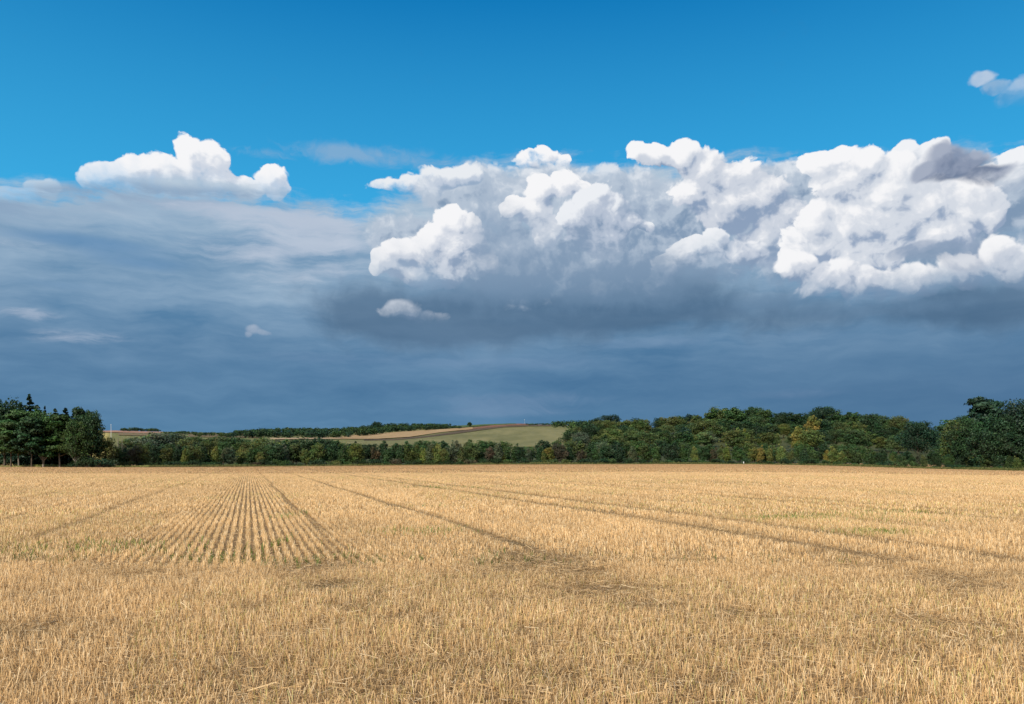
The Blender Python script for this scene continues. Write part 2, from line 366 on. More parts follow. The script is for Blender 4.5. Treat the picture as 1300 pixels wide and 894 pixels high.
def wear(x, y):
    """0 standing straw .. 1 flattened or bare"""
    c = across(x, y); w = np.zeros_like(c)
    body = y > HEAD + .6*vnoise(x, y, 1.2, 3)
    for tc, hw in TRACKS:
        cc = tc + (vnoise(y, y*0, 9., 5)-.5)*.35 - (tc > 8)*np.clip(16-y, 0, 6)**2*.035
        k = np.exp(-((c-cc)/hw)**2)
        far = np.clip((y-12)/8, .0, 1)
        if tc in (10.5, 12.55, 5.1): far = 1.
        elif tc < 0: far = far*.6
        w = np.maximum(w, k*far*(.7+.6*vnoise(x, y, 2.5, 6))*body)
    for bx, by, rx, ry, a in BARE:
        w = np.maximum(w, a*1.15*np.exp(-((x-bx)/rx)**2-((y-by)/ry)**2))
    w = np.maximum(w, np.clip((vnoise(x, y, .9, 1)*vnoise(x, y, .3, 2)-.38)*2.4, 0, .7)*(y < 16))
    w = np.maximum(w, .6*np.clip(vnoise(x*.22, y*1.3, 1., 14)*1.9-1.15, 0, 1)*vnoise(x, y, .4, 15)*(y < HEAD))
    return np.clip(w, 0, 1)

# one sheet of ground from the viewer's feet to the horizon
ys = np.concatenate([np.linspace(-400, 0, 6), np.linspace(2, 30, 57), np.geomspace(30, 150, 40)[1:], np.geomspace(150, 700, 110)[1:], np.geomspace(700, 2600, 70)[1:], np.geomspace(2600, 30000, 20)[1:]])
ts = np.concatenate([np.linspace(-1.6, -.75, 12)[:-1], np.linspace(-.75, .75, 181), np.linspace(.75, 1.6, 12)[1:]])
Yg, Tg = np.meshgrid(ys, ts, indexing='ij')
Xg = Tg*np.maximum(Yg, 0) + np.sign(Tg)*np.abs(Tg)*300*np.clip(1-Yg/150, 0, 1)
Zg = ground_z(Xg, Yg)
nv, nu = Yg.shape
idx = np.arange(nv*nu).reshape(nv, nu)
quads = np.stack([idx[:-1, :-1], idx[:-1, 1:], idx[1:, 1:], idx[1:, :-1]], -1).reshape(-1, 4)
M_ground = newmat('ground')
P3 = position(); gx, gy, gzz = sep(P3)
u_ = gx*RC - gy*RS; v_ = gx*RS + gy*RC
rowp = comb(u_, v_*.06, 0.)
inner = attr('tone'); fld, worn, _ = sep(inner)
n1 = noise(P3, .35, 6., .6, dim='3D'); n2 = noise(P3, 9., 5., .6, dim='3D'); n3 = noise(rowp, .22, 5., .6, dim='3D'); n4 = noise(P3, .035, 4., .5, dim='3D')
soil = mixc(n2, (.12, .075, .033), (.40, .255, .115))
farstraw = mixc(step(n3*.6+n1*.4, .35, .65), (.40, .245, .105), (.53, .335, .145))
straw = mixc(step(gy, 30., 110., False), soil, farstraw)
straw = mixc(step(n4, .35, .7)*.35, straw, (.34, .22, .11))
straw = mixc(worn*.85, straw, mixc(n2, (.085, .062, .028), (.20, .14, .065)))
cloud_shade = step(gy, 90., 230., False)*step(n4, .25, .6)  # cloud shade over the far field, put into the ground colour
straw = mixc(cloud_shade*.55, straw, (.27, .175, .095))
scrub = mixc(step(n1, .3, .7), (.025, .035, .012), (.075, .085, .028))
hill = mixc(step(n4, .3, .7), (.13, .135, .045), (.20, .19, .07))
land = mixc(step(gy, 420., 800., False), scrub, hill)
yel = step(gx/fm('MAXIMUM', gy, 1.), -.50, -.515)*step(gy, 236., 250.)
land = mixc(yel, land, (.50, .40, .13))
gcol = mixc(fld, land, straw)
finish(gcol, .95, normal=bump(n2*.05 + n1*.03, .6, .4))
pxg = CX + FPX*Tg
fieldmask = (Yg < edge_d(np.clip(pxg, -600, 1900))+1.5) & (Yg > -100)
tone = np.zeros((nv*nu, 3)); tone[:, 0] = fieldmask.ravel(); tone[:, 1] = wear(Xg.ravel(), np.maximum(Yg.ravel(), 1))
ground = tag(link('ground', mesh_np('ground', np.stack([Xg, Yg, Zg], -1).reshape(-1, 3), quads, M_ground, tone, True)), kind='structure')

# ---- fields seen on the far hill, each a sheet lying on the slope
def hill_sheet(name, poly, c1, c2, lift, nsub=18):
    """poly: pairs (px, top row, bottom row) from left to right"""
    P_, F_ = [], []
    pts = []
    for (a, b) in zip(poly[:-1], poly[1:]):
        for k in range(6):
            f = k/6; pts.append([a[i]+(b[i]-a[i])*f for i in range(3)])
    pts.append(poly[-1])
    for px, t, b in pts:
        for k in range(nsub+1):
            r = b + (t-b)*k/nsub
            x, y = on_ground(px, r); P_.append((x, y, gz(x, y)+lift))
    for i in range(len(pts)-1):
        for k in range(nsub):
            a = i*(nsub+1)+k; F_.append((a, a+nsub+1, a+nsub+2, a+1))
    m = newmat(name); pp = position()
    q = vm('MULTIPLY', pp, (1., .12, 1.))
    finish(mixc(step(noise(q, .02, 6., .7, dim='3D')*.75 + noise(pp, .006, 2., dim='3D')*.25, .32, .68), c1, c2), .95)
    return tag(link(name, mesh_np(name, P_, F_, m, None, True)), kind='structure')
hill_sheet('hill_pasture', [(440, 559.5, 565), (500, 559, 567), (560, 553.5, 568), (600, 549, 568), (640, 543.5, 568), (680, 542.5, 568), (715, 545, 566), (724, 548, 562)], (.125, .128, .048), (.225, .205, .088), .5)
hill_sheet('ploughed_strip', [(462, 558.8, 560), (500, 558, 559.6), (540, 554, 556), (580, 548.2, 551), (615, 542.8, 546), (640, 539.8, 542.8), (672, 538.2, 541.5), (700, 540, 541.5)], (.080, .062, .038), (.125, .088, .052), .9)
hill_sheet('red_strip', [(590, 545, 547), (615, 541.5, 544), (645, 538.6, 541), (672, 538.2, 539.8)], (.16, .08, .05), (.22, .11, .07), 1.2)
hill_sheet('stubble_strip', [(428, 555.8, 557.8), (450, 553, 558.2), (480, 551, 558), (520, 548, 555.5), (560, 545.6, 549.5), (600, 543, 545.5)], (.30, .20, .095), (.41, .28, .145), 1.3)
hill_sheet('pale_strip', [(343, 557, 559), (380, 556.5, 558.5), (432, 555.8, 558)], (.36, .26, .15), (.46, .34, .2), 1.3)
hill_sheet('green_strip', [(548, 543.5, 545.5), (580, 541.2, 543.6), (615, 539.3, 541), (655, 538, 539)], (.06, .10, .03), (.09, .13, .04), 1.4)
hill_sheet('red_field', [(128, 546.5, 549.5), (150, 547.2, 549.6), (180, 548.2, 550.5), (215, 549, 551)], (.30, .165, .105), (.38, .21, .14), 1.2)
hill_sheet('brown_field', [(150, 549.8, 553), (200, 550.5, 554), (260, 551, 555.5), (330, 552.5, 556.5)], (.13, .10, .05), (.20, .15, .075), .8)

# ------------------------------------------------------------------ stubble
STRAW = np.array((1.30, 1.27, 1.19))*np.array([(.64, .455, .245), (.68, .505, .29), (.58, .40, .20), (.71, .575, .38), (.51, .34, .165), (.43, .285, .14), (.63, .455, .255)])
M_straw = newmat('straw')
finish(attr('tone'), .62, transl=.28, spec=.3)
class Quads:
    def __init__(s): s.v, s.c = [], []
    def add(s, base, top, w, side, col0, col1, topw=.8):
        """upright blades: base/top (n,3), half width w (n), side vectors (n,3), colours at foot and tip"""
        a = base - side*w[:, None]; b = base + side*w[:, None]
        c = top + side*(w*topw)[:, None]; d = top - side*(w*topw)[:, None]
        s.v.append(np.stack([a, b, c, d], 1).reshape(-1, 3))
        s.c.append(np.stack([col0, col0, col1, col1], 1).reshape(-1, 3))
    def build(s, name, mat):
        v = np.concatenate(s.v); c = np.concatenate(s.c)
        return mesh_np(name, v, np.arange(len(v)).reshape(-1, 4), mat, c)
def scatter_rows(y0, y1, step_along, jitter_across, spacing, head=False, marg=1.08):
    """points in drill rows inside the wedge of view between depths y0 and y1"""
    half = .66*marg
    if head:
        yy = np.arange(y0, y1, spacing)
        pts = []
        for y in yy:
            n = int((2*half*y1+4)/step_along); x = rng.uniform(-half*y1-2, half*y1+2, n)
            y_ = y + (vnoise(x, x*0+y, 2., 9)-.5)*.10 + rng.normal(0, jitter_across, n)
            pts.append(np.stack([x, y_], 1))
        p = np.concatenate(pts)
    else:
        X = half*y1
        corners = [(sx*(half*yy_+2), yy_) for sx in (-1, 1) for yy_ in (y0, y1)]
        cs = [across(*q) for q in corners]; as_ = [along(*q) for q in corners]
        c = np.arange(math.floor(min(cs)/spacing)*spacing, max(cs), spacing)
        n = int((max(as_)-min(as_))/step_along)
        a = rng.uniform(min(as_), max(as_), (len(c), n)); cc = c[:, None] + rng.normal(0, jitter_across, a.shape)
        a, cc = a.ravel(), cc.ravel()
        p = np.stack([a*RS + cc*RC, a*RC - cc*RS], 1)
    k = (np.abs(p[:, 0]) < half*np.maximum(p[:, 1], 0)+2) & (p[:, 1] >= y0) & (p[:, 1] < y1)
    return p[k]
def stalks(q, p, h, w, lean, ncards=1, dim=1.):
    n = len(p); wr = wear(p[:, 0], p[:, 1])
    cr = np.round(across(p[:, 0], p[:, 1])/.1667)
    thin = vnoise(cr*3.1, p[:, 1]*.18, 1., 41)                    # some rows stand thicker than others
    keep = rng.random(n) > np.maximum(wr*.55, (thin-.58)*1.5)
    p, wr = p[keep], wr[keep]; n = len(p)
    z = ground_z(p[:, 0], p[:, 1])
    patch = vnoise(p[:, 0], p[:, 1], 1.7, 4)*.5 + vnoise(p[:, 0], p[:, 1], .5, 8)*.3 + vnoise(p[:, 0], p[:, 1], 7., 12)*.2
    hh = h*rng.uniform(.45, 1.15, n)*(1-.62*wr)*(.75+.5*patch)
    ln = rng.normal(0, lean, (n, 2))*(1+2.2*wr[:, None])
    base = np.stack([p[:, 0], p[:, 1], z-.004], 1)
    top = base + np.stack([ln[:, 0]*hh, ln[:, 1]*hh, hh], 1)
    ang = rng.uniform(-.9, .9, n); side = np.stack([np.cos(ang), np.sin(ang), ang*0], 1)
    col = STRAW[rng.integers(0, len(STRAW), n)]*rng.uniform(.74, 1.14, (n, 1))*dim
    band = vnoise(p[:, 0]*.16, p[:, 1]*1.5, 1., 51)*(p[:, 1] < HEAD+1) + .5*(p[:, 1] >= HEAD+1)
    streak = vnoise(across(p[:, 0], p[:, 1])*.55, along(p[:, 0], p[:, 1])*.035, 1., 52)
    col = col*(1 - .55*wr[:, None])*(.82+.30*patch+.14*band+.14*streak)[:, None]
    far = np.clip((p[:, 1]-85)/120, 0, 1)*(.75+.8*vnoise(p[:, 0]*.012, p[:, 1]*.05, 1., 53))  # distant stalks browned: shade of a cloud painted into the straw colour
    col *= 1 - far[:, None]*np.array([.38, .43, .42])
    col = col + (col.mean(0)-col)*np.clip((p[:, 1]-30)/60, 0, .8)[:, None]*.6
    grn = (vnoise(p[:, 0], p[:, 1], 5., 21) > .62) & (rng.random(n) < .12)
    col[grn] = col[grn]*np.array([.72, .88, .6])
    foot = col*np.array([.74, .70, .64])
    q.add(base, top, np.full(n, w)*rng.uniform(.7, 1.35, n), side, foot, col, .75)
    # a leaf blade bent off part of the stalks
    m = rng.random(n) < .45
    b2 = base[m] + (top[m]-base[m])*rng.uniform(.2, .7, (m.sum(), 1))
    out = rng.normal(0, 1, (m.sum(), 3)); out[:, 2] = rng.uniform(-.4, .9, m.sum()); out *= (hh[m]*rng.uniform(.2, .5, m.sum()))[:, None]
    q.add(b2, b2+out, np.full(m.sum(), w*.8), side[m], col[m]*.9, col[m]*1.05, .3)
def litter(q, p, L, w):
    n = len(p); z = ground_z(p[:, 0], p[:, 1])
    a = rng.uniform(0, 2*math.pi, n); d = np.stack([np.cos(a), np.sin(a), rng.normal(0, .18, n)], 1)*(L*rng.uniform(.4, 1.3, n))[:, None]
    base = np.stack([p[:, 0], p[:, 1], z + rng.uniform(.004, .05, n)], 1)
    side = np.stack([-np.sin(a), np.cos(a), rng.normal(0, .5, n)], 1)
    col = STRAW[rng.integers(0, len(STRAW), n)]*rng.uniform(.55, 1.05, (n, 1))
    q.add(base, base+d, np.full(n, w), side, col, col, .9)
def wedge(n, y0, y1):
    y = np.sqrt(rng.uniform(y0*y0, y1*y1, n)); return np.stack([rng.uniform(-.71, .71, n)*y + rng.uniform(-1.5, 1.5, n), y], 1)
q = Quads()
stalks(q, scatter_rows(4.2, HEAD+.3, .009, .030, .125, True), .122, .0023, .22)
litter(q, wedge(80000, 4.2, 14), .16, .0022)
stalks(q, scatter_rows(HEAD, 24, .0150, .022, .1667), .115, .0042, .15)
litter(q, wedge(26000, 12, 30), .18, .004)
stalks(q, scatter_rows(24, 48, .036, .021, .1667), .115, .0085, .13)
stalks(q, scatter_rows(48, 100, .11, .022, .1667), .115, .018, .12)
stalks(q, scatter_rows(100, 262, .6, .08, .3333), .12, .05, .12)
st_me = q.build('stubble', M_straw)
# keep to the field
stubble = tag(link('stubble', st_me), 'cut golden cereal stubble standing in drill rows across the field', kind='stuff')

# ---- green regrowth between the rows and in patches
M_weed = newmat('weed'); finish(attr('tone'), .6, transl=.35)
q = Quads()
def weeds(p, h, w, bright=1.):
    n = len(p); z = ground_z(p[:, 0], p[:, 1]); base = np.stack([p[:, 0], p[:, 1], z], 1)
    a = rng.uniform(0, 6.283, n); hh = h*rng.uniform(.4, 1.2, n)
    top = base + np.stack([np.cos(a)*hh*.5, np.sin(a)*hh*.5, hh], 1)
    side = np.stack([-np.sin(a), np.cos(a), a*0], 1)
    col = np.stack([rng.uniform(.15, .27, n), rng.uniform(.21, .30, n), rng.uniform(.04, .08, n)], 1)*bright
    q.add(base, top, np.full(n, w), side, col*.7, col, .4)
# in the gaps at the ends of the rows
c = (np.floor(rng.uniform(-45, 60, 5200))+.5)*.1667; y = rng.normal(13.6, .55, 5200)
keep = (vnoise(c, y, .35, 31) > .55) & (y > HEAD-.1) & (rng.random(5200) < np.where(c < 4.5, 1, .35))
c, y = c[keep] + rng.normal(0, .025, keep.sum()), y[keep]
x = (c + y*RS)/RC
weeds(np.stack([x, y], 1), .11, .007, .9)
for px, py, rx, ry, n in [(537, 676, 1.0, .8, 260), (570, 618, 3.2, 2.2, 400), (995, 659, 1.2, .5, 420), (1060, 655, 1.8, 1.0, 420), (1115, 677, .75, .45, 300), (1140, 650, 1.4, .8, 260), (60, 700, 3.2, .8, 500), (130, 692, 1.5, .6, 160), (560, 643, 1.2, 1.2, 120), (365, 655, .5, 2.0, 130), (355, 690, .12, .7, 70), (690, 600, 4, 4, 60), (1180, 662, 1.2, .8, 120)]:
    gx0, gy0 = p2g(px, py)
    p = np.stack([rng.normal(gx0, rx*.6, n), rng.normal(gy0, ry*.6, n)], 1)
    weeds(p, .125, .010*max(1, gy0/25), 1.25)
tag(link('weeds', q.build('weeds', M_weed)), 'green weeds and regrowth between the stubble rows', kind='stuff')

# ---- rough grass along the far edge of the field
q = Quads()
px = rng.uniform(-120, 1420, 15000); off = np.abs(rng.normal(0, 1.6, 15000))
d = edge_d(px) + off - .6; x = (px-CX)/FPX*d
z = ground_z(x, d); n = len(x); hh = rng.uniform(.15, .65, n)*(.5+vnoise(x, d, 9, 3))
base = np.stack([x, d, z], 1); top = base + np.stack([rng.normal(0, .12, n), rng.normal(0, .12, n), hh], 1)
side = np.stack([np.ones(n), rng.normal(0, .3, n), np.zeros(n)], 1)
c0 = np.array([.16, .20, .06]) + rng.random((n, 1))*np.array([.16, .12, .05])
c0 *= np.where((px < 190) & (px > -50), 1.25, .62)[:, None]
q.add(base, top, np.full(n, .10), side, c0*.7, c0, .5)
tag(link('grass_verge', q.build('grass_verge', M_weed)), 'strip of rough pale grass along the foot of the trees', kind='stuff')
# ------------------------------------------------------------------ trees
M_bark = newmat('bark'); oc_, orr_ = objcolor()
bp = position(); finish(mixc(noise(bp, 3., 4., .6, dim='3D'), (.05, .038, .028), (.15, .12, .09)), .9)
M_palebark = newmat('pale_bark')
bp = position(); finish(mixc(noise(bp, 3., 4., .6, dim='3D'), (.10, .085, .065), (.30, .26, .21)), .9)
M_leaf = newmat('foliage'); oc_, orr_ = objcolor()
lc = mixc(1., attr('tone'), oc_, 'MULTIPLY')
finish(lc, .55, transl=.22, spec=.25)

def tube(V, F, pts, rads, n=6):
    pts = [Vector(p) for p in pts]; b = len(V)
    for i, (p, r) in enumerate(zip(pts, rads)):
        t = (pts[min(i+1, len(pts)-1)] - pts[max(i-1, 0)]).normalized()
        u = t.orthogonal().normalized(); w = t.cross(u)
        for k in range(n):
            a = 2*math.pi*k/n; V.append(tuple(p + (u*math.cos(a) + w*math.sin(a))*r))
    for i in range(len(pts)-1):
        for k in range(n):
            F.append((b+i*n+k, b+i*n+(k+1) % n, b+(i+1)*n+(k+1) % n, b+(i+1)*n+k))
def leaf_cloud(lobes, leaf, total, g, flat=0.):
    """leaf-sized faces spread through lobes (centre, radii, tone); returns verts, colours"""
    V, Cc = [], []
    A = sum(r[0]*r[2] for c, r, t in lobes)
    for (c, r, tn) in lobes:
        n = max(8, int(total*r[0]*r[2]/A))
        d = g.normal(0, 1, (n, 3)); d /= np.linalg.norm(d, axis=1)[:, None]
        rad = g.uniform(.35, 1.0, n)**.55
        rad *= 1 + .28*np.sin(d[:, 0]*5+c[0]*3)*np.sin(d[:, 2]*6+c[1]*3)        # ragged outline
        p = np.asarray(c) + d*rad[:, None]*np.asarray(r)
        nrm = d*.75 + g.normal(0, .55, (n, 3)) + np.array([0, 0, .25+flat]); nrm /= np.linalg.norm(nrm, axis=1)[:, None]
        a = np.cross(nrm, g.normal(0, 1, (n, 3))); a /= np.linalg.norm(a, axis=1)[:, None]
        b = np.cross(nrm, a)
        s = (leaf*g.uniform(.5, 1.3, n))[:, None]
        quad = np.stack([p - a*s - b*s*.5, p + a*s*.3 - b*s*.7, p + a*s + b*s*.5, p - a*s*.3 + b*s*.7], 1)
        V.append(quad.reshape(-1, 3))
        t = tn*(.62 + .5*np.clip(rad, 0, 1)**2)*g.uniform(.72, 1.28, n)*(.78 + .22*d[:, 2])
        hr = g.uniform(.78, 1.3)
        hue = np.stack([t*hr*g.uniform(.88, 1.14, n), t, t*g.uniform(.8, 1.15, n)], 1)
        Cc.append(np.repeat(hue, 4, 0))
    return np.concatenate(V), np.concatenate(Cc)
def crown_mesh(name, lobes, leaf, per, seed, flat=0.):
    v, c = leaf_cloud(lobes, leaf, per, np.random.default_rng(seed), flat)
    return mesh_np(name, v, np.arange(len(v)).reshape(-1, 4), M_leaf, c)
def trunk_mesh(name, tubes, mat):
    V, F = [], []
    for p, r in tubes: tube(V, F, p, r)
    return mesh_np(name, V, F, mat, None, True)

# prototypes are one metre tall; a copy is scaled to the height of its tree
def proto_round(seed, wide=.36, foot=.16, nlobe=20, leaf=.021, per=4600, mat=None, peak=0., squash=1.):
    """broad-leaved tree: domed crown of many boughs"""
    r = random.Random(seed); lobes, tubes = [], []
    h0 = foot
    tubes.append(([(0, 0, -.02), (.006, 0, foot*.6), (r.uniform(-.02, .02), .01, .42), (r.uniform(-.03, .03), 0, .72)], [.026, .020, .015, .006]))
    for i in range(nlobe):
        f = (i+.5)/nlobe; zc = h0 + (1-h0)*(.12 + .78*f) + r.uniform(-.04, .04)
        prof = math.sin(math.pi*min(1, max(0, .14 + .80*(zc-h0)/(1-h0))))**.75
        if peak: prof *= 1 - peak*max(0, (zc-.45)/.55)
        a = i*2.4 + r.uniform(-.5, .5); rad = wide*prof*r.uniform(.35, .82)
        c = (rad*math.cos(a), rad*math.sin(a), zc)
        s = wide*r.uniform(.24, .44)*(.65+.5*prof)
        lobes.append((c, (s, s, s*r.uniform(.62, .9)*squash), r.uniform(.72, 1.25)))
        if i % 2 == 0:
            z0 = max(foot*.7, zc-.25); tubes.append(([(0, 0, z0), (c[0]*.5, c[1]*.5, (z0+zc)/2+.01), c], [.011, .008, .003]))
    lobes.append(((0, 0, h0+(1-h0)*.5), (wide*.5, wide*.5, (1-h0)*.36), .6))
    for c, s, t in list(lobes):                              # twigs poking out of the outline
        if r.random() < .6:
            a = r.uniform(0, 6.28); lobes.append(((c[0]+s[0]*.9*math.cos(a), c[1]+s[1]*.9*math.sin(a), min(.985, c[2]+s[2]*r.uniform(.1, .9))), (s[0]*.35, s[1]*.35, s[2]*.4), t*1.1))
    return lobes, tubes, leaf, per, mat or M_bark
def proto_young(seed, leaf=.024, per=3600):
    """slim many-stemmed young tree"""
    r = random.Random(seed); lobes, tubes = [], []
    for k in range(r.choice((3, 4, 4, 5))):
        a = r.uniform(0, 6.28); sp = r.uniform(.05, .2); top = r.uniform(.72, .98)
        tubes.append(([(.02*math.cos(a), .02*math.sin(a), -.02), (sp*.4*math.cos(a), sp*.4*math.sin(a), .35), (sp*math.cos(a), sp*math.sin(a), top)], [.013, .009, .003]))
        for j in range(6):
            z = .16 + (top-.18)*(j+.6)/6; f = z/top
            w = (.20*(1-(f-.35)**2*1.5))*r.uniform(.6, 1.1)
            b = r.uniform(0, 6.28)
            lobes.append(((sp*f*math.cos(a)+.08*math.cos(b), sp*f*math.sin(a)+.08*math.sin(b), z), (w, w, w*r.uniform(.7, 1.2)), r.uniform(.7, 1.25)))
        lobes.append(((sp*math.cos(a), sp*math.sin(a), top-.02), (.045, .045, .06), 1.1))
    return lobes, tubes, leaf, per, M_bark
def proto_bush(seed, leaf=.045, per=1400):
    r = random.Random(seed); lobes, tubes = [], []
    for k in range(15):
        a = k*2.4; d = r.uniform(.1, .75); z = r.uniform(.18, .72)*(1.1-.5*d)
        s = r.uniform(.22, .36)
        lobes.append(((d*math.cos(a), d*math.sin(a), z), (s, s, s*.75), r.uniform(.7, 1.2)))
        tubes.append(([(.1*math.cos(a), .1*math.sin(a), -.02), (d*.8*math.cos(a), d*.8*math.sin(a), z)], [.025, .008]))
    return lobes, tubes, leaf, per, M_bark
def proto_pine(seed, bare=.26, wide=.25, leaf=.020, per=9000, spread=1., dark=False):
    """tall tree with a bare leaning trunk below and a dense high crown"""
    r = random.Random(seed); lobes, tubes = [], []
    lx, ly = r.uniform(-.05, .05), r.uniform(-.03, .03)
    tubes.append(([(0, 0, -.02), (lx*.6, ly, .2), (lx, ly, .45), (lx*.5, 0, .9)], [.0125, .010, .0085, .003]))
    for i in range(20):
        f = (i+.5)/20; z = bare + (1-bare)*(.06+.86*f)
        prof = math.sin(math.pi*(.16+.76*f))**.6
        a = i*2.4 + r.uniform(-.4, .4); rad = wide*prof*r.uniform(.3, .9)*spread
        s = wide*r.uniform(.26, .46)
        c = (lx+rad*math.cos(a), ly+rad*math.sin(a), z)
        lobes.append((c, (s*1.15, s*1.15, s*.55), r.uniform(.65, 1.3)))
        if i % 2: tubes.append(([(lx, ly, z-.08), c], [.007, .002]))
    lobes.append(((lx, ly, bare+(1-bare)*.5), (wide*.5, wide*.5, (1-bare)*.38), .55))
    return lobes, tubes, leaf, per, M_bark if dark else M_palebark
def proto_spire(seed, wide=.22, leaf=.018, per=9000, ragged=.5):
    """conifer with tiers of drooping boughs"""
    r = random.Random(seed); lobes, tubes = [], []
    tubes.append(([(0, 0, -.02), (0, 0, .5), (0, 0, .99)], [.018, .012, .002]))
    n = 24
    for i in range(n):
        f = i/(n-1); z = .14 + .82*f; w = wide*(1-f)**.85 + .012
        for k in range(max(3, int(7*(1-f)))):
            z += r.uniform(-.016, .016); a = k*6.283/max(3, int(7*(1-f))) + i*1.1 + r.uniform(-.3, .3); ww = w*r.uniform(1-ragged, 1+ragged*.6)
            lobes.append(((ww*.6*math.cos(a), ww*.6*math.sin(a), z-ww*.25), (max(.012, ww*.42), max(.012, ww*.42), .014+.016*(1-f)), r.uniform(.7, 1.2)))
    lobes.append(((0, 0, .97), (.008, .008, .035), 1.))
    return lobes, tubes, leaf, per, M_bark

PROTO = {}
def make_proto(kind, spec):
    lobes, tubes, leaf, per, mat = spec
    PROTO.setdefault(kind, []).append((crown_mesh('crown', lobes, leaf, per, len(PROTO)*31+len(PROTO.get(kind, ()))), trunk_mesh('trunk', tubes, mat)))
for s in range(5): make_proto('round', proto_round(100+s, wide=.40+.04*(s % 3), foot=.10))
for s in range(2): make_proto('tall', proto_round(200+s, wide=.30, foot=.16, peak=.25))
for s in range(5): make_proto('young', proto_young(300+s))
for s in range(3): make_proto('bush', proto_bush(400+s))
for s in range(4): make_proto('pine', proto_pine(500+s, spread=1.1, bare=(.20, .27, .18, .24)[s], dark=s in (1, 3)))
for s in range(2): make_proto('spire', proto_spire(600+s))
make_proto('oak', proto_round(700, wide=.52, foot=.20, nlobe=34, leaf=.016, per=9000, squash=.8))
make_proto('oak', proto_round(701, wide=.46, foot=.18, nlobe=30, leaf=.016, per=9000, squash=.7))
make_proto('beech', proto_round(720, wide=.42, foot=.16, nlobe=34, leaf=.016, per=9000))
make_proto('beech', proto_round(721, wide=.44, foot=.15, nlobe=34, leaf=.016, per=9000, squash=.8, mat=M_palebark))
make_proto('cedar', proto_pine(730, bare=.35, wide=.34, spread=1.2))

# foliage colours: name -> base colour
LEAFK = 2.15
HUE = {'dark green': (.016, .036, .014), 'deep blue-green': (.012, .031, .019), 'mid green': (.028, .056, .017), 'olive green': (.046, .066, .019),
       'pale green': (.066, .098, .030), 'yellow-green': (.078, .100, .024), 'golden yellow': (.112, .104, .024), 'russet brown': (.048, .045, .024), 'grey-green': (.050, .070, .038)}
COUNT = {}
def tree(kind, px, y_top, D, hue, label, cat='tree', group=None, name=None, width=1., base_row=None, var=None, rot=None):
    """a tree of the given kind whose foot stands on the ground at depth D and whose top is seen at row y_top"""
    x = (px-CX)/FPX*D; z = gz(x, D)
    h = EYE + (HZ-y_top)*D/FPX - z
    protos = PROTO[kind]; i = rnd.randrange(len(protos)) if var is None else var
    crown, trunk = protos[i]
    nm = name or {'round': 'broadleaf_tree', 'tall': 'broadleaf_tree', 'young': 'young_tree', 'bush': 'bush', 'pine': 'pine_tree', 'spire': 'conifer', 'oak': 'oak_tree', 'beech': 'beech_tree', 'cedar': 'pine_tree'}[kind]
    e = bpy.data.objects.new(nm, None); COL.objects.link(e); e.empty_display_size = .5
    e.location = (x, D, z); e.rotation_euler = (0, 0, rnd.uniform(0, 6.28) if rot is None else rot)
    w = h*width*rnd.uniform(.92, 1.1); e.scale = (w, w, h)
    cr = link('crown', crown, e); tr = link('trunk', trunk, e)
    k = rnd.uniform(.82, 1.2); b = HUE[hue]
    cr.color = (b[0]*k*rnd.uniform(.92, 1.1)*LEAFK, b[1]*k*LEAFK, b[2]*k*rnd.uniform(.85, 1.2)*LEAFK, 1)
    tag(e, label, cat, group)
    return e
ORD = ['first', 'second', 'third', 'fourth', 'fifth', 'sixth', 'seventh', 'eighth', 'ninth', 'tenth', 'eleventh', 'twelfth', 'thirteenth', 'fourteenth', 'fifteenth', 'sixteenth', 'seventeenth', 'eighteenth', 'nineteenth', 'twentieth', 'twenty-first', 'twenty-second', 'twenty-third', 'twenty-fourth', 'twenty-fifth', 'twenty-sixth', 'twenty-seventh', 'twenty-eighth', 'twenty-ninth', 'thirtieth']
ITEMS = []          # trees of a row, gathered first so that each can be told from its neighbours by colour, then by order
def row(items, where, cat, group, mark):
    """items: dicts kind, px, top, D, hue. mark(px) -> a landmark phrase. The label counts trees of one colour under one landmark."""
    items = sorted(items, key=lambda t: t['px']); tot, seen = {}, {}
    for t in items:
        k = (t['hue'], t.get('form'), mark(t['px'])); tot[k] = tot.get(k, 0)+1
    for t in items:
        k = (t['hue'], t.get('form'), mark(t['px'])); seen[k] = seen.get(k, 0)+1
        who = f"{t['hue']} {t.get('form') or ''} {'bush' if cat == 'bush' else 'tree'}".replace('  ', ' ')
        if tot[k] == 1: lab = f"only {who}, {where}, {k[2]}"
        else: lab = f"{ORD[seen[k]-1]} {who} from left, {where}, {k[2]}"
        tree(t['kind'], t['px'], t['top'], t['D'], t['hue'], lab, cat, group, width=t.get('w', 1.), var=t.get('var'))
def pick(weights):
    ks = list(weights); return rnd.choices(ks, [weights[k] for k in ks])[0]
FORM = {'round': 'round', 'tall': 'tall', 'young': 'slim', 'oak': 'spreading', 'bush': None}

